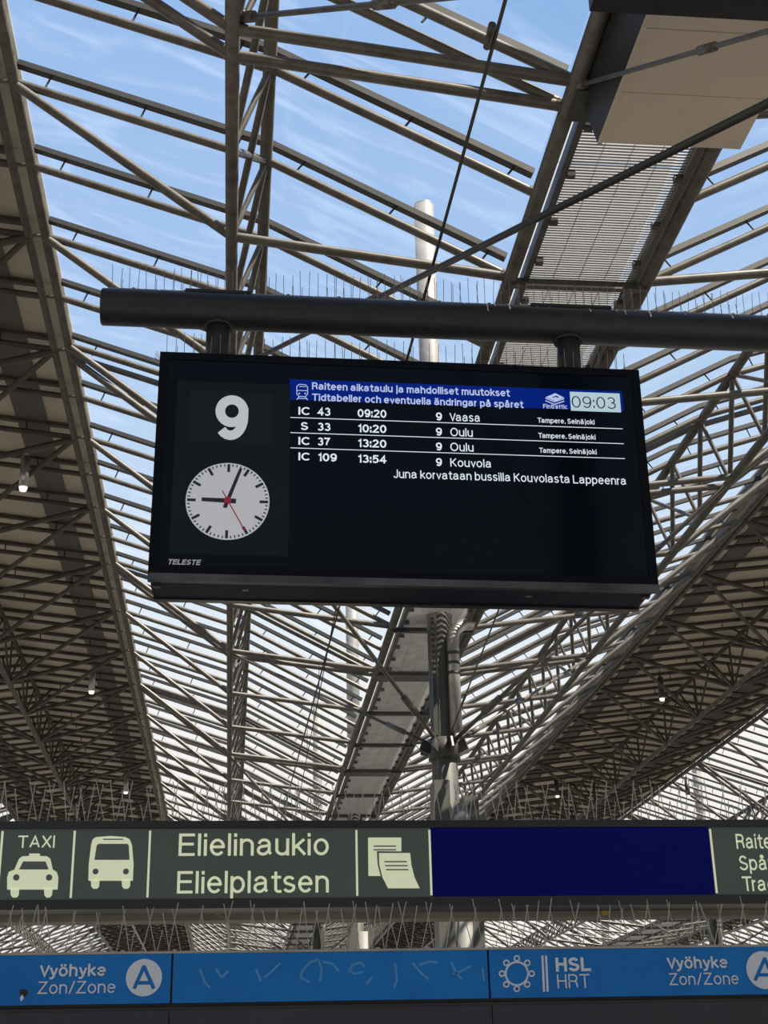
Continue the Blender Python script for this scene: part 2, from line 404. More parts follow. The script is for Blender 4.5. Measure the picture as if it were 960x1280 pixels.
def boarded(k, a, b, label):
    root = thing('ceiling', label, 'roof', (OC + k * P, 0, 0), kind='structure')
    st = Strip(root, a, b)
    for i in range(YMIN, NEND):
        for s in (-1, 1):
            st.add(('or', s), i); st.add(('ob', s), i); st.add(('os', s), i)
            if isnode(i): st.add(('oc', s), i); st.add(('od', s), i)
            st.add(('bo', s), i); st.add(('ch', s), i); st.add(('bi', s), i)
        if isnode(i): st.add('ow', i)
    st.finish()
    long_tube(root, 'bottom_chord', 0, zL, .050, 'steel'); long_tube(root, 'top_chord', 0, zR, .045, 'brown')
    for s in (-1, 1): long_tube(root, 'edge_chord', s * (hO - .17), zA, .042)
    b_ = MB()
    for i in range(YMIN, NEND):
        for s in (-1, 1): b_.tube([(s * (hO - .17), yy(i), zA), (s * hO, yy(i), zA)], .018, 6, False)
    b_.build('edge_rung', M['steel'], root, smooth=True, kind='stuff')
    sk = MB()
    for s in (-1, 1):
        f = lambda x: zA + (zR - zA) * (1 - x / (hO - .17)) + UO + .16
        sk.add([(s * x, y, f(x) + dz) for x in (0, hO) for y in (YA, YB) for dz in (0, .03)], [(0, 1, 3, 2), (4, 6, 7, 5), (0, 4, 5, 1), (2, 3, 7, 6), (0, 2, 6, 4), (1, 5, 7, 3)])
    sk.build('roof_sheet', M['skin'], root)
    return root

glazed(0, YMIN, 34, 'glazed folded steel-tube roof strip seen above and around the hanging display')
glazed(1, 16, 40, 'glazed steel-tube roof strip at the far right behind the boarded soffit')
glazed(-1, 0, 0, 'glazed steel-tube roof strip at the far left edge, behind the left soffit')
glazed(2, 0, 0, 'most distant glazed roof strip on the right')
boarded(0, 0, 36, 'beige boarded soffit with dark tube trusses on the left')
boarded(1, 6, 36, 'beige boarded soffit with dark tube trusses on the right')
boarded(-1, 0, 0, 'outermost boarded soffit strip on the left')
boarded(2, 0, 0, 'outermost boarded soffit strip on the right')

# boxed gutter lining close overhead at top right
gb = thing('gutter_casing', 'beige boarded casing boxed under the valley gutter at top right', 'casing', (0, 0, 0))
x0, x1, zb = 2.32, 3.30, 5.90 + EYE
for ya, yb in ((4.0, 5.25), (5.26, 5.89), (5.90, 6.50), (6.51, 7.08), (7.09, 7.60)):
    MB().box(x0, x1, ya, yb, zb, zb + .025).build('casing_panel', M['clad'], gb)
MB().add([(x0, 4, zb), (x0, 7.6, zb), (x0 - .10, 7.6, zD + .02), (x0 - .10, 4, zD + .02), (x0 + .02, 4, zb), (x0 + .02, 7.6, zb), (x0 - .08, 7.6, zD + .02), (x0 - .08, 4, zD + .02)],
         [(0, 1, 2, 3), (7, 6, 5, 4), (0, 4, 5, 1), (3, 2, 6, 7), (0, 3, 7, 4), (1, 5, 6, 2)]).build('side_plate', M['beam'], gb, label='dark metal side of the casing')
MB().box(x1 - .02, x1, 4, 7.6, zb + .026, zD).build('side_plate', M['clad'], gb)
MB().box(x0 + .03, x1 - .03, 7.56, 7.585, zb + .026, zD - .11).build('end_plate', M['dark'], gb)
MB().box(x0 - .001, x0 + .03, 4, 7.6, zb - .012, zb - .001).build('edge_trim', M['clad'], gb)

# dark square beam crossing the top right corner in front of the casing
a = at(742, -4, 5.9); b = at(960, 6, 5.9)
cb = MB().box(a.x, 6.0, 5.86, 6.0, a.z - .01, a.z + .14).build('overhead_beam', M['beam']); tag(cb, 'dark square steel beam crossing the top right corner under the beige casing', 'beam')

# ------------------------------------------------------------------ masts with collars, stays and rain pipes
def mast(x, y, label, stays, full=True):
    t = thing('roof_mast', label, 'mast', (x, y, 0), 'stayed masts along the valley gutter')
    zc = 4.40 + EYE
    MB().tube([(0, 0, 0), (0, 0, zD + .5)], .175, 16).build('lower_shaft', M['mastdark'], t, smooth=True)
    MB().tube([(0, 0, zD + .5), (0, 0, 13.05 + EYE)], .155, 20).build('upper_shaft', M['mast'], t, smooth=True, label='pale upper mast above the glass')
    MB().tube([(0, 0, 13.05 + EYE), (0, 0, 13.08 + EYE)], .150, 20).build('top_cap', M['pipe'], t, smooth=True)
    if not full: return t
    c = MB().tube([(0, 0, zc - .14), (0, 0, zc + .14)], .215, 16)
    c.build('collar', M['dark'], t, smooth=True)
    for k in range(8):
        a_ = k * math.pi / 4 + .2
        MB().bar((math.cos(a_) * .19, math.sin(a_) * .19, zc), (math.cos(a_) * .33, math.sin(a_) * .33, zc + .05), .03, .15).build('lug', M['dark'], t)
    # casing at the foot
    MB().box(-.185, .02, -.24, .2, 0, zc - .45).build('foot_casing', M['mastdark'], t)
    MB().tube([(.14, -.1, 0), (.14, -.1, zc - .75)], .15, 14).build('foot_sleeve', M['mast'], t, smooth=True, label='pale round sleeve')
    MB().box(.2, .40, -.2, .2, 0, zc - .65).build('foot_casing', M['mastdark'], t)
    # rain pipe out of the gutter, with metal wrap
    pts = [(.42, -.05, zD - .12)]
    for k in range(7):
        q = k / 6 * math.pi / 2
        pts.append((.42 - .28 * math.sin(q), -.05 - .16 * math.sin(q), zD - .14 - .30 * (1 - math.cos(q))))
    pts += [(.14, -.21, zc + .2)]
    MB().tube(pts, .085, 12).build('rain_pipe', M['pipe'], t, smooth=True)
    for q in range(3): MB().tube([(.14, -.21, 5.7 + EYE - q * .14), (.14, -.21, 5.66 + EYE - q * .14)], .093, 12).build('pipe_band', M['dark'], t, smooth=True)
    MB().bar((-.13, -.17, zc + .15), (-.13, -.17, zD - .1), .10, .05).build('cable_duct', M['dark'], t)
    for (qx, qy, qz, r) in stays:
        q = Vector((qx - x, qy - y, qz)); p = Vector((0, 0, zc)); d = (q - p).normalized(); p = p + d * .22
        b_ = MB().tube([p, q], r, 8); mid = p + (q - p) * .12
        b_.tube([mid, mid + d * .35], r * 1.7, 8)
        b_.build('stay_rod', M['steel'] if r > .02 else M['cable'], t, smooth=True)
    return t
Bx, Bxr, Dx, Ex = VC - dB, VC + dB, VC - dD, VC + dD
def N4(*idx):
    o = []
    for i, r in idx: o += [(Bx, yy(i), zB, r), (Bxr, yy(i), zB, r)]
    return o
mast(2.78, 18.6, 'nearest steel mast with collar and rain pipe, rising under the display', [(Bx, yy(6), zB, .028), (Bx, yy(12), zB, .022), (Bxr, yy(6), zB, .028), (Bxr, yy(12), zB, .024), (3.15, 9.9, zD, .010)])
mast(2.78, 33.0, 'second steel mast down the valley gutter, behind the nearest mast', N4((18, .028), (24, .024)))
mast(2.78, 47.6, 'third steel mast down the valley gutter, pale through the glass', N4((31, .028), (37, .024)))
mast(2.78, 62.0, 'fourth steel mast down the valley gutter, small in the distance', N4((44, .028),), True)
mast(16.2, 48.5, 'steel mast of the glazed strip at the far right', [(VC + P - dB, yy(30), zB, .028), (VC + P - dB, yy(38), zB, .028), (VC + P + dB, yy(30), zB, .028)])
mast(16.2, 63.0, 'more distant steel mast of the glazed strip at the far right', [])
# rods running to the mast beside the camera
m0 = Vector((2.8, 3.3, 3.5 + EYE))
mt = thing('roof_mast', 'steel mast beside the viewer, only its stay rods reach into the top of the picture', 'mast', (2.8, 3.3, 0), 'stayed masts along the valley gutter')
MB().tube([(0, 0, 0), (0, 0, zD + .5)], .175, 16).build('lower_shaft', M['mastdark'], mt, smooth=True)
MB().tube([(0, 0, 3.36 + EYE), (0, 0, 3.64 + EYE)], .215, 16).build('collar', M['dark'], mt, smooth=True)
def rod(q, r, nodes, m='steel', clevis=True):
    q = Vector(q) - Vector((2.8, 3.3, 0)); p = Vector((0, 0, 3.5 + EYE)); d = (q - p).normalized(); p = p + d * .2
    b_ = MB().tube([p, q], r, 8)
    for tt in nodes:
        c = q + (p - q) * tt; b_.tube([c - d * .12, c - d * .05, c + d * .05, c + d * .12], r * 1.15, 8); b_.tube([c - d * .09, c + d * .09], r * 1.8, 8)
    if clevis:
        b_.tube([q, q - d * .22], r * 2.0, 8); b_.box(q.x - .05, q.x + .05, q.y - .012, q.y + .012, q.z - .06, q.z + .06)
    b_.build('stay_rod', M[m], mt, smooth=True)
rod((Bx + .03, yy(0) - .12, zB + .10), .020, (.30,))
rod((Dx, yy(0) - .05, zD + .02), .016, (.42,))
rod((Bx, yy(4), zB), .022, (.365,), 'cable', False)

# overhead wires parallel to the tracks
ww = thing('overhead_wire', 'thin black overhead wires running past the display, with a clamp near the top', 'wire')
def onz(px, py, z):
    d = R.transposed() @ Vector((px - CX, py - CY, FPX)); d = d * (z / d.z); return Vector((d.x, d.y, d.z + EYE))
za = 5.35
A_ = onz(640, -30, za); B_ = onz(369, 960, za)
MB().tube([A_, A_ + (B_ - A_) * 2.4], .011, 6).build('contact_wire', M['cable'], ww, smooth=True)
C_ = onz(612, 45, za); MB().tube([C_ - Vector((0, .09, 0)), C_ + Vector((0, .09, 0))], .022, 8).build('wire_clamp', M['dark'], ww, smooth=True)
A_ = onz(420, 760, za); B_ = onz(383, 950, za); E_ = A_ + (B_ - A_) * 2.4
MB().tube([A_, E_], .007, 6).build('messenger_wire', M['cable'], ww, smooth=True)
for q in range(5): c = A_ + (E_ - A_) * (q * .2); MB().tube([c, c + Vector((0, 0, .45))], .005, 4).build('dropper', M['cable'], ww)

# ------------------------------------------------------------------ pendant lamps
def pendant(x, y, z, label, lit=True, m='alu', top=None):
    t = thing('pendant_lamp', label, 'lamp', (x, y, z), 'tubular lamps hung from the roof')
    MB().tube([(0, 0, 0), (0, 0, .44)], .060, 14).build('lamp_body', M[m], t, smooth=True)
    MB().tube([(0, 0, -.05), (0, 0, 0)], .045, 12, r1=.058).build('lens', M['lampglow'], t, smooth=True)
    MB().tube([(0, 0, .44), (0, 0, .54)], .03, 10, r1=.018).build('neck', M[m], t, smooth=True)
    MB().tube([(0, 0, .54), (0, 0, top or (8.16 + EYE - z))], .009, 6).build('suspension_rod', M['cable'], t)
for (x, y, z, lab, m) in ((-2.82, 17.4, 7.58, 'nearest aluminium tube lamp hanging from the left soffit', 'alu'), (-2.80, 27.3, 7.60, 'second aluminium tube lamp along the left soffit', 'alu'),
                          (-2.76, 36.8, 7.60, 'third and smallest tube lamp along the left soffit', 'alu'), (8.6, 27.4, 7.56, 'black tube lamp hanging from the right soffit', 'dark'),
                          (8.6, 37.4, 7.62, 'smaller black tube lamp further along the right soffit', 'dark'), (12.0, 36.8, 7.5, 'dark tube lamp against the bright glass at the far right', 'dark')):
    pendant(x, y, z + EYE, lab, True, m, 8.17 - z)

# ------------------------------------------------------------------ bird spikes
def spike_strip(parent, x, y, z, length, h, n, lean, m='wire', fan=.02):
    b_ = MB().box(-length / 2, length / 2, -.012, .012, 0, .006)
    for k in range(n):
        px = (k + .5) / n * length - length / 2
        for j, ly in ((0, -fan), (1, fan)):
            if j and random.random() < .45: continue
            l = lean * (1 if (k + j) % 2 else -1) * random.uniform(.5, 1.15) + random.uniform(-.012, .012)
            hh = h * random.uniform(.82, 1.05) * (.55 if j and random.random() < .4 else 1)
            b_.tube([(px + j * .008, 0, .004), (px + j * .008 + l * hh, ly * hh / .17, hh)], .0017 if m == 'wire' else .0026, 4, False)
    b_.tube([(0, 0, 0), (0, 0, .014)], .012, 6)
    return b_.build('bird_spike_strip', M[m], parent, (x, y, z))

# ------------------------------------------------------------------ tubular sign beam
YS = 7.0
zbm = 4.245 + EYE; rb = .107
bm = thing('sign_beam', 'thick dark round steel beam with bird droppings carrying the black display', 'beam', (0, YS + .16, zbm))
xL = at(124, 385, YS).x
prof = MB().tube([(xL, 0, 0), (xL + .012, 0, 0), (5.2, 0, 0)], rb, 32)
prof.build('beam_tube', M['beam'], bm, smooth=True)
MB().tube([(xL - .006, 0, 0), (xL + .002, 0, 0)], rb - .006, 32).build('end_cap', M['dark'], bm, smooth=True)
for px0, px1 in ((230, 314), (668, 770)):
    a_ = at(px0, 368, YS).x; b__ = at(px1, 372, YS).x
    MB().box(a_, b__, -.05, .05, rb - .008, rb + .010).build('cover_plate', M['beam'], bm)
n = 0; x = xL + .17
while x < 4.6:
    spike_strip(bm, x, -.02, rb + .0 - .002, .29, .165, 6, .035); x += .295
for (px, py, ln) in ((612, 380, 26), (622, 379, 14), (640, 379, 20), (676, 380, 10), (742, 384, 18), (758, 384, 8), (776, 386, 14), (786, 388, 22), (800, 388, 10), (817, 389, 24), (829, 390, 12),
                     (862, 391, 16), (912, 394, 12), (921, 394, 20), (640, 378, 12), (692, 381, 8), (845, 391, 7), (590, 379, 7), (306, 371, 9), (175, 380, 8)):
    x = at(px, py, YS).x; ln *= .004; b_ = MB(); wd = random.uniform(.004, .009)
    for k in range(6):
        a0 = math.radians(64 - k * ln / rb * 9.5); a1 = math.radians(64 - (k + 1) * ln / rb * 9.5)
        w0 = wd * (1 - .1 * k) * random.uniform(.7, 1.2); r_ = rb + .0012
        b_.add([(x - w0, -math.cos(a0) * r_, math.sin(a0) * r_), (x + w0, -math.cos(a0) * r_, math.sin(a0) * r_), (x + w0 * .8, -math.cos(a1) * r_, math.sin(a1) * r_), (x - w0 * .8, -math.cos(a1) * r_, math.sin(a1) * r_)], [(0, 1, 2, 3)])
    b_.build('bird_dropping', M['dropping'], bm)
for px in (272, 719):
    x = at(px, 425, YS).x
    MB().tube([(x, 0, 3.87 + EYE - zbm - .01), (x, 0, -.05)], .068, 16).build('hanger', M['beam'], bm, smooth=True)
    MB().box(x - .11, x + .11, -.09, .09, 3.868 + EYE - zbm, 3.885 + EYE - zbm).build('hanger_flange', M['dark'], bm)
    MB().tube([(x, 0, -.112), (x, 0, -.09)], .085, 16).build('weld_ring', M['beam'], bm, smooth=True)
bm.rotation_euler = (0, .009, 0)
po = MB().tube([(5.0, YS + .16, 0), (5.0, YS + .16, zbm + .1)], .13, 20).build('sign_post', M['beam'], smooth=True); tag(po, 'dark round post holding the sign beam, just outside the picture on the right', 'post')

# ------------------------------------------------------------------ text and flat shapes on a vertical plane
# ---- a plain grotesque drawn with strokes: centre lines in cap-height units, any weight
def _arc(cx, cy, rx_, ry_, a0, a1, n=None):
    n = n or max(4, int(abs(a1 - a0) / 15))
    return [(cx + rx_ * math.cos(math.radians(a0 + (a1 - a0) * i / n)), cy + ry_ * math.sin(math.radians(a0 + (a1 - a0) * i / n))) for i in range(n + 1)]
def _o(cx, cy, rx_, ry_): return _arc(cx, cy, rx_, ry_, 90, 450, 28)
XH = .73
_bowl = _o(.26, .365, .26, .365)
def _n(x0, w): return [[(x0, 0), (x0, XH)], [(x0, .42)] + _arc(x0 + w / 2, XH - .24, w / 2, .24, 170, 0) + [(x0 + w, 0)]]
_a = [[(.03, .53)] + _arc(.25, .52, .21, .21, 160, 0) + [(.46, .12), (.53, .0)], [(.46, .45), (.22, .40)] + _arc(.2, .20, .2, .20, 95, 270) + [(.30, .02), (.46, .18)]]
_O = [_o(.37, .5, .37, .5)]
_A = [[(0, 0), (.34, 1), (.68, 0)], [(.12, .32), (.56, .32)]]
_S = [_arc(.29, .745, .25, .255, 20, 200)[:-1] + [(.10, .58), (.29, .50), (.48, .42)] + _arc(.29, .27, .28, .27, 25, -165)]
GLY = {
 'A': _A, 'C': [_arc(.37, .5, .37, .5, 42, 318)], 'E': [[(.55, 0), (0, 0), (0, 1), (.54, 1)], [(0, .53), (.50, .53)]], 'F': [[(0, 0), (0, 1), (.5, 1)], [(0, .5), (.45, .5)]],
 'H': [[(0, 0), (0, 1)], [(.56, 0), (.56, 1)], [(0, .53), (.56, .53)]], 'I': [[(0, 0), (0, 1)]], 'J': [[(.38, 1), (.38, .24)] + _arc(.19, .2, .19, .2, 0, -180)],
 'K': [[(0, 0), (0, 1)], [(.56, 1), (0, .40)], [(.18, .58), (.58, 0)]], 'L': [[(0, 1), (0, 0), (.48, 0)]], 'O': _O, 'S': _S,
 'R': [[(0, 0), (0, 1), (.33, 1)] + _arc(.33, .75, .22, .25, 90, -90) + [(0, .5)], [(.33, .5)] + [(.50, .42), (.53, .25), (.57, 0)]],
 'T': [[(0, 1), (.62, 1)], [(.31, 1), (.31, 0)]], 'V': [[(0, 1), (.31, 0), (.62, 1)]], 'X': [[(0, 1), (.6, 0)], [(.6, 1), (0, 0)]], 'Z': [[(.03, 1), (.58, 1), (0, 0), (.60, 0)]],
 'a': _a, 'b': [[(0, 0), (0, 1)], _o(.25, .365, .25, .365)], 'c': [_arc(.26, .365, .26, .365, 48, 312)], 'd': [[(.5, 0), (.5, 1)], _o(.25, .365, .25, .365)],
 'e': [[(.02, .385), (.51, .385)] + _arc(.26, .365, .255, .365, 4, 322)], 'f': [[(.13, 0), (.13, .80)] + _arc(.28, .80, .15, .2, 180, 95), [(0, XH), (.28, XH)]],
 'g': [_o(.25, .375, .25, .355), [(.5, XH), (.5, -.08)] + _arc(.25, -.06, .25, .21, 0, -155)], 'h': [[(0, 0), (0, 1)]] + _n(0, .46)[1:], 'i': [[(0, 0), (0, .70)], [(0, .965), (0, 1.0)]],
 'j': [[(.1, .70), (.1, -.12)] + _arc(0, -.12, .1, .14, 0, -90), [(.1, .965), (.1, 1.0)]], 'k': [[(0, 0), (0, 1)], [(.42, XH), (0, .28)], [(.14, .42), (.46, 0)]], 'l': [[(0, 0), (0, 1)]],
 'm': [[(0, 0), (0, XH)], [(0, .45)] + _arc(.19, .51, .19, .22, 170, 0) + [(.38, 0)], [(.38, .45)] + _arc(.57, .51, .19, .22, 170, 0) + [(.76, 0)]], 'n': _n(0, .46), 'o': [_bowl],
 'p': [[(0, -.27), (0, XH)], _o(.25, .365, .25, .365)], 'r': [[(0, 0), (0, XH)], [(0, .42)] + _arc(.24, .45, .24, .27, 170, 92)],
 's': [_arc(.22, .545, .19, .185, 20, 200)[:-1] + [(.08, .42), (.22, .37), (.36, .31)] + _arc(.22, .20, .21, .2, 25, -160)], 't': [[(.13, .95), (.13, .16)] + _arc(.25, .14, .12, .14, 180, 270) + [(.32, 0)], [(0, XH), (.30, XH)]],
 'u': [[(0, XH), (0, .24)] + _arc(.23, .24, .23, .24, 180, 350) + [(.46, .30)], [(.46, 0), (.46, XH)]], 'v': [[(0, XH), (.23, 0), (.46, XH)]], 'y': [[(0, XH), (.24, .02)], [(.47, XH), (.22, -.14), (.13, -.26), (.02, -.26)]],
 '0': [_o(.26, .5, .26, .5)], '1': [[(.30, 0), (.30, 1), (.25, .90), (.06, .78)]], '2': [_arc(.26, .73, .24, .27, 170, -25) + [(0, 0), (.52, 0)]],
 '3': [_arc(.25, .75, .22, .25, 155, -88), _arc(.25, .27, .26, .27, 88, -155)], '4': [[(.40, 0), (.40, 1), (0, .27), (.54, .27)]],
 '5': [[(.47, 1), (.10, 1), (.05, .52)] + _arc(.25, .33, .26, .33, 125, -150)], '7': [[(0, 1), (.50, 1), (.28, .5), (.17, 0)]], '8': [_o(.26, .75, .22, .25), _o(.26, .27, .26, .27)],
 '9': [_o(.27, .68, .25, .32), [(.52, .66)] + _arc(.25, .5, .27, .5, 0, -135)], ',': [[(0, .05), (0, -.04), (-.04, -.16)]], ':': [[(0, .02), (0, .15)], [(0, .58), (0, .71)]], '/': [[(0, -.04), (.34, 1.04)]],
}
_dots = [[(.12, .965), (.12, 1.0)], [(.38, .965), (.38, 1.0)]]
GLY['ä'] = _a + _dots; GLY['ö'] = [_bowl] + _dots; GLY['å'] = _a + [_o(.25, .98, .09, .09)]
def stroke_word(word, wt, x):
    """list of (verts, faces) of a word starting at x; returns the next x"""
    V_ = []; F_ = []; dz = 0
    for q_, ch in enumerate(word):
        g = GLY[ch]; sp = .125 if wt < .16 else .10
        nx = word[q_ + 1] if q_ + 1 < len(word) else ''
        if ch in 'TV' and nx in 'aryo': sp -= .13
        elif ch in 'rtkvy': sp -= .05
        lo = min(p[0] for s_ in g for p in s_); hi = max(p[0] for s_ in g for p in s_)
        for s_ in g:
            pts = [(p[0] - lo + wt / 2 + x, p[1] * (1 - wt) + wt / 2) for p in s_]
            closed = len(pts) > 4 and abs(pts[0][0] - pts[-1][0]) < 1e-6 and abs(pts[0][1] - pts[-1][1]) < 1e-6
            if closed: pts = pts[:-1]
            n = len(pts); L_ = []; R_ = []
            for i in range(n):
                a_ = pts[i - 1] if (i or closed) else pts[i]; c_ = pts[(i + 1) % n] if (i < n - 1 or closed) else pts[i]; b_ = pts[i]
                d1 = Vector((b_[0] - a_[0], b_[1] - a_[1])); d2 = Vector((c_[0] - b_[0], c_[1] - b_[1]))
                if d1.length < 1e-7: d1 = d2
                if d2.length < 1e-7: d2 = d1
                d1.normalize(); d2.normalize(); n1 = Vector((-d1.y, d1.x)); n2 = Vector((-d2.y, d2.x)); m_ = n1 + n2
                if m_.length < .2: m_ = n1
                m_.normalize(); k = 1 / max(.45, m_.dot(n1)); p = Vector(b_); e_ = Vector((0, 0))
                if not closed and i == 0 : e_ = -d1 * (wt / 2 if abs(d1.x) < .05 or abs(d1.y) < .05 else wt * .3) * (1 if n == 2 or abs(d1.y) < .05 or abs(d1.x) < .05 else 0)
                if not closed and i == n - 1: e_ = d2 * (wt / 2 if abs(d2.x) < .05 or abs(d2.y) < .05 else wt * .3) * (1 if n == 2 or abs(d2.y) < .05 or abs(d2.x) < .05 else 0)
                L_.append(p + m_ * k * wt / 2 + e_); R_.append(p - m_ * k * wt / 2 + e_)
            dz += .00006; o = len(V_); V_ += [(q.x, q.y, dz) for q in L_] + [(q.x, q.y, dz) for q in R_]
            for i in range(n if closed else n - 1):
                j = (i + 1) % n; F_.append((o + i, o + n + i, o + n + j, o + j))
        x += hi - lo + wt + sp
    return V_, F_, x - sp
def lettering(body, x0, yb, x1, cap, Y, m, parent, wt=.12, name='lettering', shear=0.0, depth=.0015, label=None, small=()):
    """body from pixel x0 to x1 on baseline yb (at x0), capital height cap px, on the plane y=Y; one mesh per word"""
    out_ = []; x = 0; last = None
    for wd in body.split(' '):
        V_, F_, xe = stroke_word(wd, wt, x); out_.append((V_, F_)); x = xe + .40
    tot = max(v[0] for V_, _ in out_ for v in V_)
    A_ = at(x0, yb, Y); T_ = at(x0, yb - cap, Y); B_ = at(x1, yb, Y)
    sx_ = (B_.x - A_.x) / tot; sz_ = T_.z - A_.z
    for V_, F_ in out_:
        last = MB().add([(A_.x + (v[0] + v[1] * shear) * sx_, Y - depth - v[2], A_.z + v[1] * sz_) for v in V_], F_).build(name, m, parent, label=label)
    return last
def rebase(root, obs):
    for o in obs: o.location = tuple(o.location[i] - root.location[i] for i in range(3))
def shape(pxs, Y, m, parent, name, thick=.003, depth=.0, label=None):
    """closed outline given in photo pixels, laid on the plane y=Y, facing the viewer"""
    fr = [at(x, y, Y) for x, y in pxs]; n = len(fr)
    vs = [(p.x, Y - depth - thick, p.z) for p in fr] + [(p.x, Y - depth, p.z) for p in fr]
    fs = [tuple(range(n)), tuple(range(2 * n - 1, n - 1, -1))] + [(i, i + n, (i + 1) % n + n, (i + 1) % n) for i in range(n)]
    return MB().add(vs, fs).build(name, m, parent, label=label)
def disc(cx, cy, rpx, Y, m, parent, name, thick=.003, depth=0, seg=24, label=None, ry=None):
    c = at(cx, cy, Y); r = at(cx + rpx, cy, Y).x - c.x
    b_ = MB(); vs = []
    for d_ in (depth + thick, depth):
        vs += [(c.x + r * math.cos(2 * math.pi * k / seg), Y - d_, c.z + r * math.sin(2 * math.pi * k / seg)) for k in range(seg)]
    fs = [tuple(range(seg)), tuple(range(2 * seg - 1, seg - 1, -1))] + [(i, i + seg, (i + 1) % seg + seg, (i + 1) % seg) for i in range(seg)]
    return b_.add(vs, fs).build(name, m, parent, label=label)
def stroke(pxs, wpx, Y, m, parent, name, depth=.001, closed=False):
    """a line of constant width through photo pixels, on the plane y=Y"""
    pts = [at(x, y, Y) for x, y in pxs]; wd = wpx * Y / FPX / 2; b_ = MB()
    seq = list(zip(pts, pts[1:])) + ([(pts[-1], pts[0])] if closed else [])
    for i, (p, q) in enumerate(seq):
        p = Vector((p.x, Y - depth - .0002 * (i % 3), p.z)); q = Vector((q.x, p.y, q.z)); d = (q - p)
        if d.length < 1e-6: continue
        d.normalize(); u = Vector((-d.z, 0, d.x)) * wd; e_ = d * wd * .4
        b_.add([p - u - e_, q - u + e_, q + u + e_, p + u - e_], [(0, 1, 2, 3)])
    return b_.build(name, m, parent)
def hbar(x0, y0, x1, hpx, Y, m, parent, name, depth=.001, thick=.002):
    a_ = at(x0, y0, Y); c_ = at(x1, y0, Y).x; h = hpx * Y / FPX / .93
    return MB().box(a_.x, c_, Y - depth - thick, Y - depth, a_.z - h, a_.z).build(name, m, parent)

# ------------------------------------------------------------------ hanging departure display
TILT = 0.0091
ds = thing('departure_display', 'large black hanging train departure display with clock and track number 9', 'display')
X0, X1, Z0, Z1 = -.457, 2.240, 2.565 + EYE, 3.870 + EYE
YF = YS
MB().box(X0, X1, YF + .012, YF + .33, Z0 + .012, Z1 - .004).build('housing', M['black'], ds)
# front bezel as four rails around the glass
bz = .045
fr_ = MB(); fr_.box(X0 - .004, X1 + .004, YF - .006, YF + .02, Z1 - bz, Z1); fr_.box(X0 - .004, X1 + .004, YF - .006, YF + .02, Z0, Z0 + bz)
fr_.box(X0 - .004, X0 + bz, YF - .006, YF + .02, Z0 + bz, Z1 - bz); fr_.box(X1 - bz, X1 + .004, YF - .006, YF + .02, Z0 + bz, Z1 - bz)
fr_.build('bezel', M['black'], ds)
MB().box(X0 + bz, X1 - bz, YF - .001, YF + .014, Z0 + bz, Z1 - bz).build('front_glass', M['screen'], ds)
a_ = at(222, 476, YF); b__ = at(360, 696, YF)
MB().box(a_.x, b__.x, YF - .003, YF, b__.z, a_.z).build('clock_panel', M['panel'], ds)
a_ = at(238, 488, YF); b__ = at(340, 556, YF)
MB().box(a_.x, b__.x, YF - .0045, YF - .003, b__.z, a_.z).build('number_cell', M['cell'], ds)
MB().box(X0 - .004, X1 + .004, YF - .016, YF + .022, Z0 - .040, Z0).build('front_trim', M['tray'], ds, label='dull metal trim under the glass')
MB().box(X0 + .02, X1 - .03, YF + .022, YF + .30, Z0 - .028, Z0 + .012).build('underside', M['navyunder'], ds)
MB().box(X0 + .01, X1 - .02, YF + .30, YF + .345, Z0 - .035, Z0 + .012).build('rear_trim', M['tray'], ds)
for x in (X0 + .03, X1 - .06): MB().box(x - .01, x + .03, YF + .05, YF + .085, Z0 - .05, Z0 - .02).build('latch', M['tray'], ds)
for x in (.03, 1.55): MB().box(x, x + .03, YF + .13, YF + .14, Z0 - .034, Z0 - .027).build('screw', M['alu'], ds)
x = X0 + .15
while x < X1:
    spike_strip(ds, x, YF + .05, Z1, .29, .15, 6, .03); x += .295
for k in range(5):   # a few that stick out sideways at the left corner
    z = Z1 - .01 + k * .012
    MB().tube([(X0, YF + .08 + .03 * k, z), (X0 - .03 - .005 * k, YF + .06 + .03 * k, z + .05 - .02 * (k % 3))], .0017, 4).build('corner_spike', M['wire'], ds)
GL, GH = M['glyph'], M['glyphhead']
hbar(362, 474, 776, 30, YF, M['header'], ds, 'header_bar', .001, .001)
DY = YF - .002
lettering('Raiteen aikataulu ja mahdolliset muutokset', 390, 487, 637, 9, DY, GH, ds, .17)
lettering('Tidtabeller och eventuella ändringar på spåret', 390, 501, 654, 9, DY, GH, ds, .17)
rows = (('IC', '43', '09:20', 'Vaasa', 'Tampere, Seinäjoki', 518.5, 373, 562, 600), ('S', '33', '10:20', 'Oulu', 'Tampere, Seinäjoki', 537.5, 376, 563, 591),
        ('IC', '37', '13:20', 'Oulu', 'Tampere, Seinäjoki', 556, 373, 563, 592), ('IC', '109', '13:54', 'Kouvola', None, 575.5, 373, 563, 614))
sl = .0385
for i, (t1, t2, t3, t4, t5, yb, xa, xd, xe) in enumerate(rows):
    lettering(t1, xa, yb, 387 if t1 == 'IC' else 385, 9.8, DY, GL, ds, .17)
    lettering(t2, 397, yb + sl * 24, 421 if len(t2) == 3 else 413, 10, DY, GL, ds, .18)
    lettering(t3, 447, yb + sl * 74, 483, 10, DY, GL, ds, .18)
    lettering('9', 545, yb + sl * 172 + .5, 552.5, 10, DY, GL, ds, .18)
    lettering(t4, xd, yb + sl * 190 + .5, xe, 10.5, DY, GL, ds, .125)
    if t5: lettering(t5, 672 + i, yb + sl * 299 - 1.5, 743 + i * 1.3, 6.3, DY, GL, ds, .15)
    if i < 3: hbar(363, (521.5, 540.5, 559.5)[i], 777 + i * 1.5, .9, YF, GL, ds, 'row_line', .001, .001)
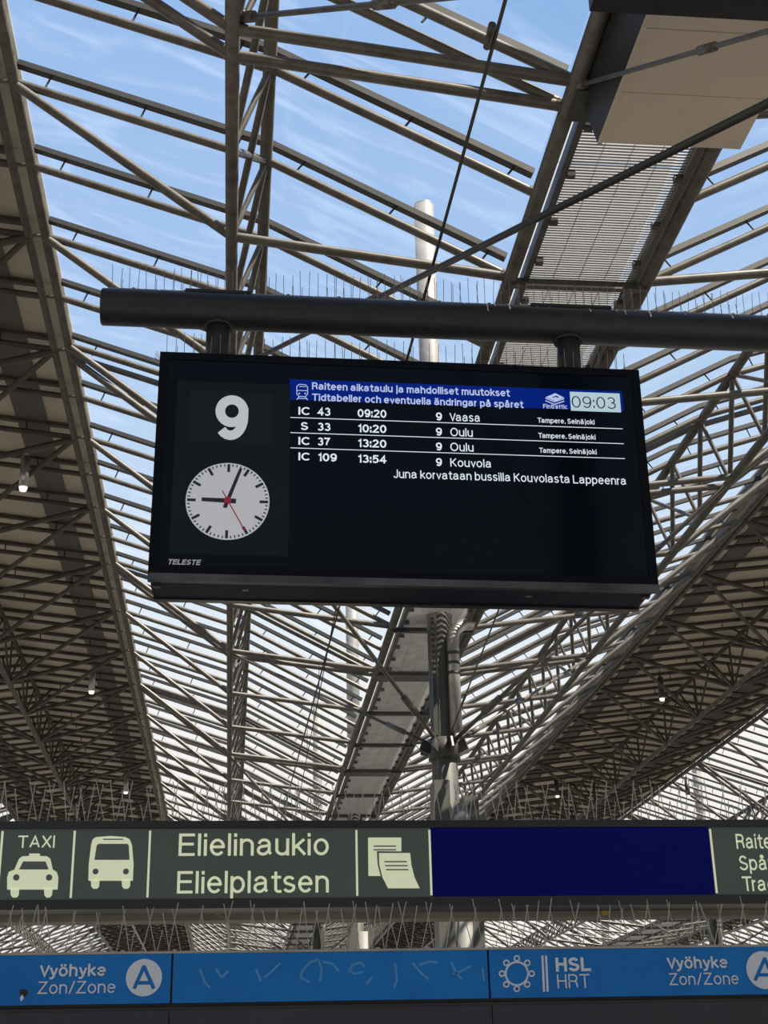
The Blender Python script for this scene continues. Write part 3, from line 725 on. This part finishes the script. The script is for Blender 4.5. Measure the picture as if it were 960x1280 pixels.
lettering('Juna korvataan bussilla Kouvolasta Lappeenra', 492, 597.5, 782, 10.5, DY, GL, ds, .125)
a_ = at(712, 490, YF); b__ = at(774, 490, YF)
MB().box(a_.x, b__.x, YF - .004, YF - .002, at(712, 513.5, YF).z, a_.z).build('time_box', M['timebox'], ds)
lettering('09:03', 715, 509.5, 770, 14.5, YF - .0045, M['timetext'], ds, .085)
lettering('Fintraffic', 679, 510.5, 709, 5.5, DY, GH, ds, .18)
for k in range(3):
    y = 502 - k * 3.2
    if k < 2: stroke([(682, y - 1.0), (693, y + 3.6), (705, y - .4)], 1.6, DY, GH, ds, 'logo_chevron')
shape([(682, 496.5), (694, 491.5), (705, 497), (694, 501.5)], DY, GH, ds, 'logo_diamond', .001)
shape([(690, 496.8), (695, 494.6), (699, 496.4), (697, 497.3), (694.5, 496.1), (692, 497.2)], DY - .0015, M['header'], ds, 'logo_cutout', .001)
# train pictogram in the header
stroke([(371, 483), (374, 480.5), (382, 481), (384.5, 484), (384.5, 493), (381.5, 496), (373.5, 495.5), (371, 492.5)], 1.1, DY, GH, ds, 'train_icon', closed=True)
stroke([(371, 488), (384.5, 488.5)], 1.1, DY, GH, ds, 'train_icon'); stroke([(374, 483.2), (382, 483.5)], 1.0, DY, GH, ds, 'train_icon')
stroke([(374, 496), (371, 499.5)], 1.1, DY, GH, ds, 'train_icon'); stroke([(381.5, 496), (384.5, 500)], 1.1, DY, GH, ds, 'train_icon'); stroke([(372, 498), (384, 498.5)], 1.1, DY, GH, ds, 'train_icon')
for x in (374, 381.5): disc(x, 492, 1.1, DY, GH, ds, 'train_icon', .001, 0, 8)
lettering('9', 268, 549.5, 309.5, 56, YF - .005, M['number'], ds, .205, name='track_number')
lettering('TELESTE', 209, 705.5, 250, 6.5, YF - .0065, M['logo'], ds, .19, name='maker_lettering', shear=.25)
# clock
CKX, CKY = 284.6, 626.8
c = at(CKX, CKY, YF); RC = (at(337, 626.8, YF).x - at(232, 626.8, YF).x) / 2
def flat_disc(r, y, m, name, parent, seg=48, th=.003):
    vs = []
    for d_ in (th, 0): vs += [(c.x + r * math.cos(2 * math.pi * k / seg), y - d_, c.z + r * math.sin(2 * math.pi * k / seg)) for k in range(seg)]
    fs = [tuple(range(seg)), tuple(range(2 * seg - 1, seg - 1, -1))] + [(i, i + seg, (i + 1) % seg + seg, (i + 1) % seg) for i in range(seg)]
    return MB().add(vs, fs).build(name, m, parent)
dial = flat_disc(RC, YF - .004, M['dial'], 'clock_dial', ds)
def radial(a_deg, r0, r1, w0, w1, y, b_=None):
    b_ = b_ or MB(); a_ = math.radians(a_deg); d = Vector((math.sin(a_), 0, math.cos(a_))); u = Vector((d.z, 0, -d.x)); o = Vector((c.x, y, c.z))
    p, q = o + d * r0, o + d * r1
    f_ = [p - u * w0, p + u * w0, q + u * w1, q - u * w1]; k_ = [v + Vector((0, .002, 0)) for v in f_]
    return b_.add(f_ + k_, [(0, 1, 2, 3), (7, 6, 5, 4), (0, 4, 5, 1), (1, 5, 6, 2), (2, 6, 7, 3), (3, 7, 4, 0)])
for h in range(12): radial(h * 30, RC * .76, RC * .965, .0075, .0075, YF - .009).build('hour_mark', M['hand'], dial)
mmb = MB()
for k in range(60):
    if k % 5: radial(k * 6, RC * .905, RC * .965, .0032, .0032, YF - .009, mmb)
mmb.build('minute_marks', M['hand'], dial, kind='stuff')
radial(271.5, -RC * .2, RC * .62, .0135, .0105, YF - .012).build('hour_hand', M['hand'], ds)
radial(19, -RC * .2, RC * .90, .0105, .0080, YF - .015).build('minute_hand', M['hand'], ds)
radial(151, -RC * .28, RC * .90, .0028, .0028, YF - .018).build('second_hand', M['red'], ds)
flat_disc(.020, YF - .0165, M['red'], 'hand_hub', ds, 20)

ds.rotation_euler = (0, TILT, 0)
_c = Vector((DCX, 0, DCZ)); ds.location = _c - Matrix.Rotation(TILT, 3, 'Y') @ _c
TILT = 0.0
# ------------------------------------------------------------------ grey direction sign
YG = 9.0
gs = thing('direction_sign', 'long dark grey direction sign with cream pictograms and a blank navy screen', 'sign')
gz1 = 1.675 + EYE; gz0 = 1.145 + EYE
GX0, GX1 = -2.3, 4.6
MB().box(GX0, GX1, YG + .03, YG + .24, gz0 + .01, gz1 - .01).build('housing', M['frame'], gs)
MB().box(GX0, GX1, YG - .02, YG + .26, gz1 - .045, gz1).build('top_rail', M['frame'], gs)
MB().box(GX0, GX1, YG - .02, YG + .26, gz0, gz0 + .058).build('bottom_rail', M['frame'], gs)
def gx(px): return at(px, 1080, YG).x
fz0, fz1 = gz0 + .058, gz1 - .045
for a_, b__ in ((-70, 91), (91, 186), (186, 446), (446, 539.5), (890, 1100)):
    MB().box(gx(a_) + .001, gx(b__) - .001, YG, YG + .03, fz0, fz1).build('face_panel', M['greypanel'], gs)
MB().box(gx(539.5) + .004, gx(890) - .004, YG - .008, YG + .03, fz0 + .004, fz1 - .002).build('blank_screen', M['navy'], gs, label='blank dark navy screen')
for px in (0, 91, 186, 446, 538, 892):
    x = gx(px); MB().box(x - .0065, x + .0065, YG - .004, YG + .002, fz0 + .012, fz1 - .012).build('divider_line', M['cream'], gs)
GY = YG - .002; CR = M['cream']; CK = M['creamdark']
lettering('TAXI', 22, 1060, 68, 15.5, GY, CR, gs, .125)
lettering('Elielinaukio', 223, 1070, 411, 28, GY, CR, gs, .125)
lettering('Elielplatsen', 221, 1117, 411, 28, GY, CR, gs, .125)
lettering('Raiteet', 921, 1061, 984, 18.5, GY, CR, gs, .13)
lettering('Spår', 925, 1088, 966, 18.5, GY, CR, gs, .13)
lettering('Tracks', 929, 1114, 990, 18.5, GY, CR, gs, .13)
# taxi
tx = shape([(9, 1112), (9, 1097), (11, 1090), (18, 1087), (24, 1073.5), (28, 1070.5), (36.5, 1070), (36.5, 1067), (50, 1067), (50, 1070), (59, 1070.5), (63, 1073.5), (66, 1087), (71, 1090), (73, 1097), (72, 1112)], YG, CR, gs, 'taxi_pictogram', .004)
shape([(13, 1110), (24, 1110), (23.5, 1119), (21, 1122), (16, 1122), (13.5, 1119)], YG, CR, tx, 'wheel', .004); shape([(55, 1110), (66, 1110), (65, 1119), (62.5, 1122), (58, 1122), (55.5, 1119)], YG, CR, tx, 'wheel', .004)
shape([(24, 1087), (29, 1077), (57, 1077), (61, 1087)], YG, CK, tx, 'windscreen', .002, .004)
disc(20.5, 1097, 4, YG, CK, tx, 'headlight', .002, .004, 14); disc(61.5, 1097, 4, YG, CK, tx, 'headlight', .002, .004, 14)
# bus
bs = shape([(110.5, 1101), (111, 1080), (114, 1056), (116, 1049), (120, 1046.5), (138, 1045), (157, 1046.5), (162, 1049), (165, 1056), (167, 1080), (166, 1101)], YG, CR, gs, 'bus_pictogram', .004)
for q in (113.5, 152): shape([(q, 1099), (q + 11, 1099), (q + 10.5, 1108), (q + 8, 1111), (q + 3, 1111), (q + .5, 1108)], YG, CR, bs, 'wheel', .004)
shape([(118, 1075), (121, 1057), (123, 1055), (159, 1055), (161, 1057), (162, 1075)], YG, CK, bs, 'windscreen', .002, .004)
shape([(129, 1050), (129, 1048.6), (154, 1048.6), (154, 1050)], YG, CK, bs, 'blind_slot', .002, .004)
disc(119.5, 1089.5, 3.7, YG, CK, bs, 'headlight', .002, .004, 14); disc(157.5, 1089.5, 3.7, YG, CK, bs, 'headlight', .002, .004, 14)
# papers
pp = shape([(460, 1047), (501.5, 1047), (502, 1095), (460.5, 1095)], YG, CR, gs, 'leaflet_pictogram', .003)
for y in (1057, 1061.5): shape([(467, y), (495, y), (495, y + 1.6), (467, y + 1.6)], YG, CK, pp, 'text_line', .001, .003)
p2 = shape([(471, 1064), (514.5, 1064.5), (516, 1080), (520, 1098), (525.5, 1112), (483.5, 1112), (476.5, 1098), (472, 1081)], YG, CK, gs, 'leaflet_outline', .002, .003)
p3 = shape([(473.5, 1066.5), (512.5, 1066.5), (514, 1081), (518, 1097), (524.5, 1110.5), (485, 1110.5), (478, 1097), (474, 1081)], YG, CR, gs, 'leaflet_pictogram', .002, .005)
for y in (1076.5, 1081.5, 1086.5): shape([(480 + (y - 1076) * .2, y), (508 + (y - 1076) * .2, y), (508.4 + (y - 1076) * .2, y + 1.6), (480.4 + (y - 1076) * .2, y + 1.6)], YG, CK, p3, 'text_line', .001, .007)
x = GX0 + .2
while x < GX1:
    spike_strip(gs, x, YG + .08, gz1, .29, .26, 5, .20, 'wirelight', .03); x += .295
# beige beam it hangs on, with small yellow discs
bb = thing('support_beam', 'narrow beige beam behind the bottom edge of the grey direction sign', 'beam')
MB().box(GX0 - .3, GX1 + .3, 9.34, 9.5, 1.135 + EYE, 1.32 + EYE).build('beam_body', M['beige'], bb)
MB().box(GX0 - .3, GX1 + .3, 9.33, 9.51, 1.115 + EYE, 1.134 + EYE).build('lower_flange', M['beige'], bb)
for px in (272, 379, 755):
    p = at(px, 1140, 9.33); MB().tube([(p.x, 9.29, p.z + .005), (p.x, 9.332, p.z + .005)], .03, 12).build('yellow_disc', M['yellow'], bb, smooth=True, label='small round yellow disc')
for x in (GX0 - .1, GX1 + .1): MB().box(x - .09, x + .09, 9.27, 9.326, 0, 2.9).build('post', M['frame'], bb)

# ------------------------------------------------------------------ blue fare-zone sign on its dark portal
YZ = 8.6
zs = thing('fare_zone_sign', 'blue fare zone sign of three panels with white lettering along the bottom', 'sign')
bz0, bz1 = .576 + EYE, .845 + EYE
def bx(px): return at(px, 1225, YZ).x
E0, E1 = -2.0, 4.2
for a_, b__ in ((E0, bx(215) - .008), (bx(215) + .004, bx(611.5) - .006), (bx(611.5) + .006, E1)):
    MB().box(a_, b__, YZ, YZ + .05, bz0, bz1).build('blue_panel', M['blue'], zs)
MB().box(E0, E1, YZ + .05, YZ + .22, bz0 - .02, bz1 - .005).build('housing', M['frame'], zs)
MB().box(E0, E1, YZ - .004, YZ + .24, bz1 + .001, bz1 + .012).build('top_rail', M['beige'], zs, label='grimy pale top edge')
MB().box(E0, E1, YZ + .012, YZ + .19, bz0 - .060, bz0 - .021).build('shadow_gap', M['frame'], zs)
WH = M['white']; WY = YZ - .002
lettering('Vyöhyke', 49, 1221, 132, 15.5, WY, WH, zs, .165)
lettering('Zon/Zone', 47, 1242.5, 144, 15.5, WY, WH, zs, .11)
dd = disc(180, 1222, 22.5, YZ, WH, zs, 'zone_disc', .003, 0, 40)
stroke([(168, 1235), (180, 1208), (192, 1235)], 4.2, YZ - .004, M['blue'], zs, 'zone_letter'); stroke([(172, 1228.5), (188, 1228.5)], 4, YZ - .0045, M['blue'], zs, 'zone_letter')
lettering('HSL', 695, 1214.5, 739, 17.5, WY, WH, zs, .20)
lettering('HRT', 697, 1235.5, 738, 17.5, WY, WH, zs, .10)
stroke([(678, 1195), (680, 1239)], 2.6, YZ, WH, zs, 'logo_bar'); stroke([(682.5, 1195), (684.5, 1239)], 2.6, YZ, WH, zs, 'logo_bar')
lettering('Vyöhyke', 834, 1211, 910, 15, WY, WH, zs, .165)
lettering('Zon/Zone', 837, 1231.5, 924, 15, WY, WH, zs, .11)
disc(955, 1212.5, 22, YZ, WH, zs, 'zone_disc', .003, 0, 40)
stroke([(944, 1225), (956, 1198), (967, 1225)], 4.2, YZ - .004, M['blue'], zs, 'zone_letter'); stroke([(948, 1218.5), (964, 1218.5)], 4, YZ - .0045, M['blue'], zs, 'zone_letter')
# logo: ring with eight small loops
lx, ly = 646, 1217
stroke([(lx + 14 * math.cos(q * math.pi / 14), ly + 14.5 * math.sin(q * math.pi / 14)) for q in range(28)], 2.2, YZ, WH, zs, 'logo_ring', closed=True)
for q in range(8):
    a_ = q * math.pi / 4 + .0; ux, uy = lx + 18.5 * math.cos(a_), ly + 19 * math.sin(a_)
    stroke([(ux + 3.3 * math.cos(t * math.pi / 5), uy + 3.3 * math.sin(t * math.pi / 5)) for t in range(10)], 1.7, YZ - .001, WH, zs, 'logo_loop', closed=True)
# worn scuffs on the middle panel
for pts in ([(250, 1212), (256, 1228), (262, 1234)], [(270, 1211), (277, 1222), (285, 1214)], [(398, 1199), (388, 1203), (378, 1213), (376, 1222), (386, 1227)], [(398, 1200), (402, 1212), (400, 1226)],
            [(404, 1202), (416, 1205), (423, 1214)], [(436, 1214), (441, 1206), (450, 1203), (456, 1208)], [(437, 1214), (444, 1217), (454, 1215)], [(494, 1204), (496, 1225), (493, 1234)],
            [(516, 1204), (526, 1216), (536, 1224)], [(524, 1206), (536, 1202), (546, 1203)], [(564, 1203), (570, 1216), (577, 1224)], [(588, 1208), (576, 1214), (566, 1217)], [(603, 1210), (605, 1226)],
            [(350, 1204), (338, 1216), (330, 1222)], [(320, 1212), (326, 1226)], [(465, 1222), (458, 1230)]):
    stroke(pts, 2.6, YZ, M['scuff'], zs, 'scuff_mark', .0008)
shape([(24, 1238), (30, 1236), (35, 1239), (34, 1244), (28, 1249), (26, 1246)], YZ, M['sticker'], zs, 'torn_sticker', .001, .0, label='black torn sticker remnant')
shape([(25, 1247), (28, 1243), (30, 1248), (26, 1252)], YZ, WH, zs, 'torn_sticker', .001, .001, label='white torn paper')
x = E0 + .2
while x < E1:
    spike_strip(zs, x, YZ + .04, bz1 + .012, .29, .27, 4, .22, 'wirelight', .03); x += .295
# dark portal panels beneath
pt = zs
pz = at(300, 1259, YZ).z - .012
for a_, b__ in ((E0, bx(213) - .003), (bx(213) + .003, bx(613) - .003), (bx(613) + .003, E1)):
    MB().box(a_, b__, YZ - .01, YZ + .2, pz - .42, pz).build('charcoal_board', M['char'], pt, label='charcoal panel under the blue band')
for x in (E0 + .06, E1 - .06): MB().box(x - .06, x + .06, YZ + .06, YZ + .16, 0, pz - .421).build('post', M['char'], pt)
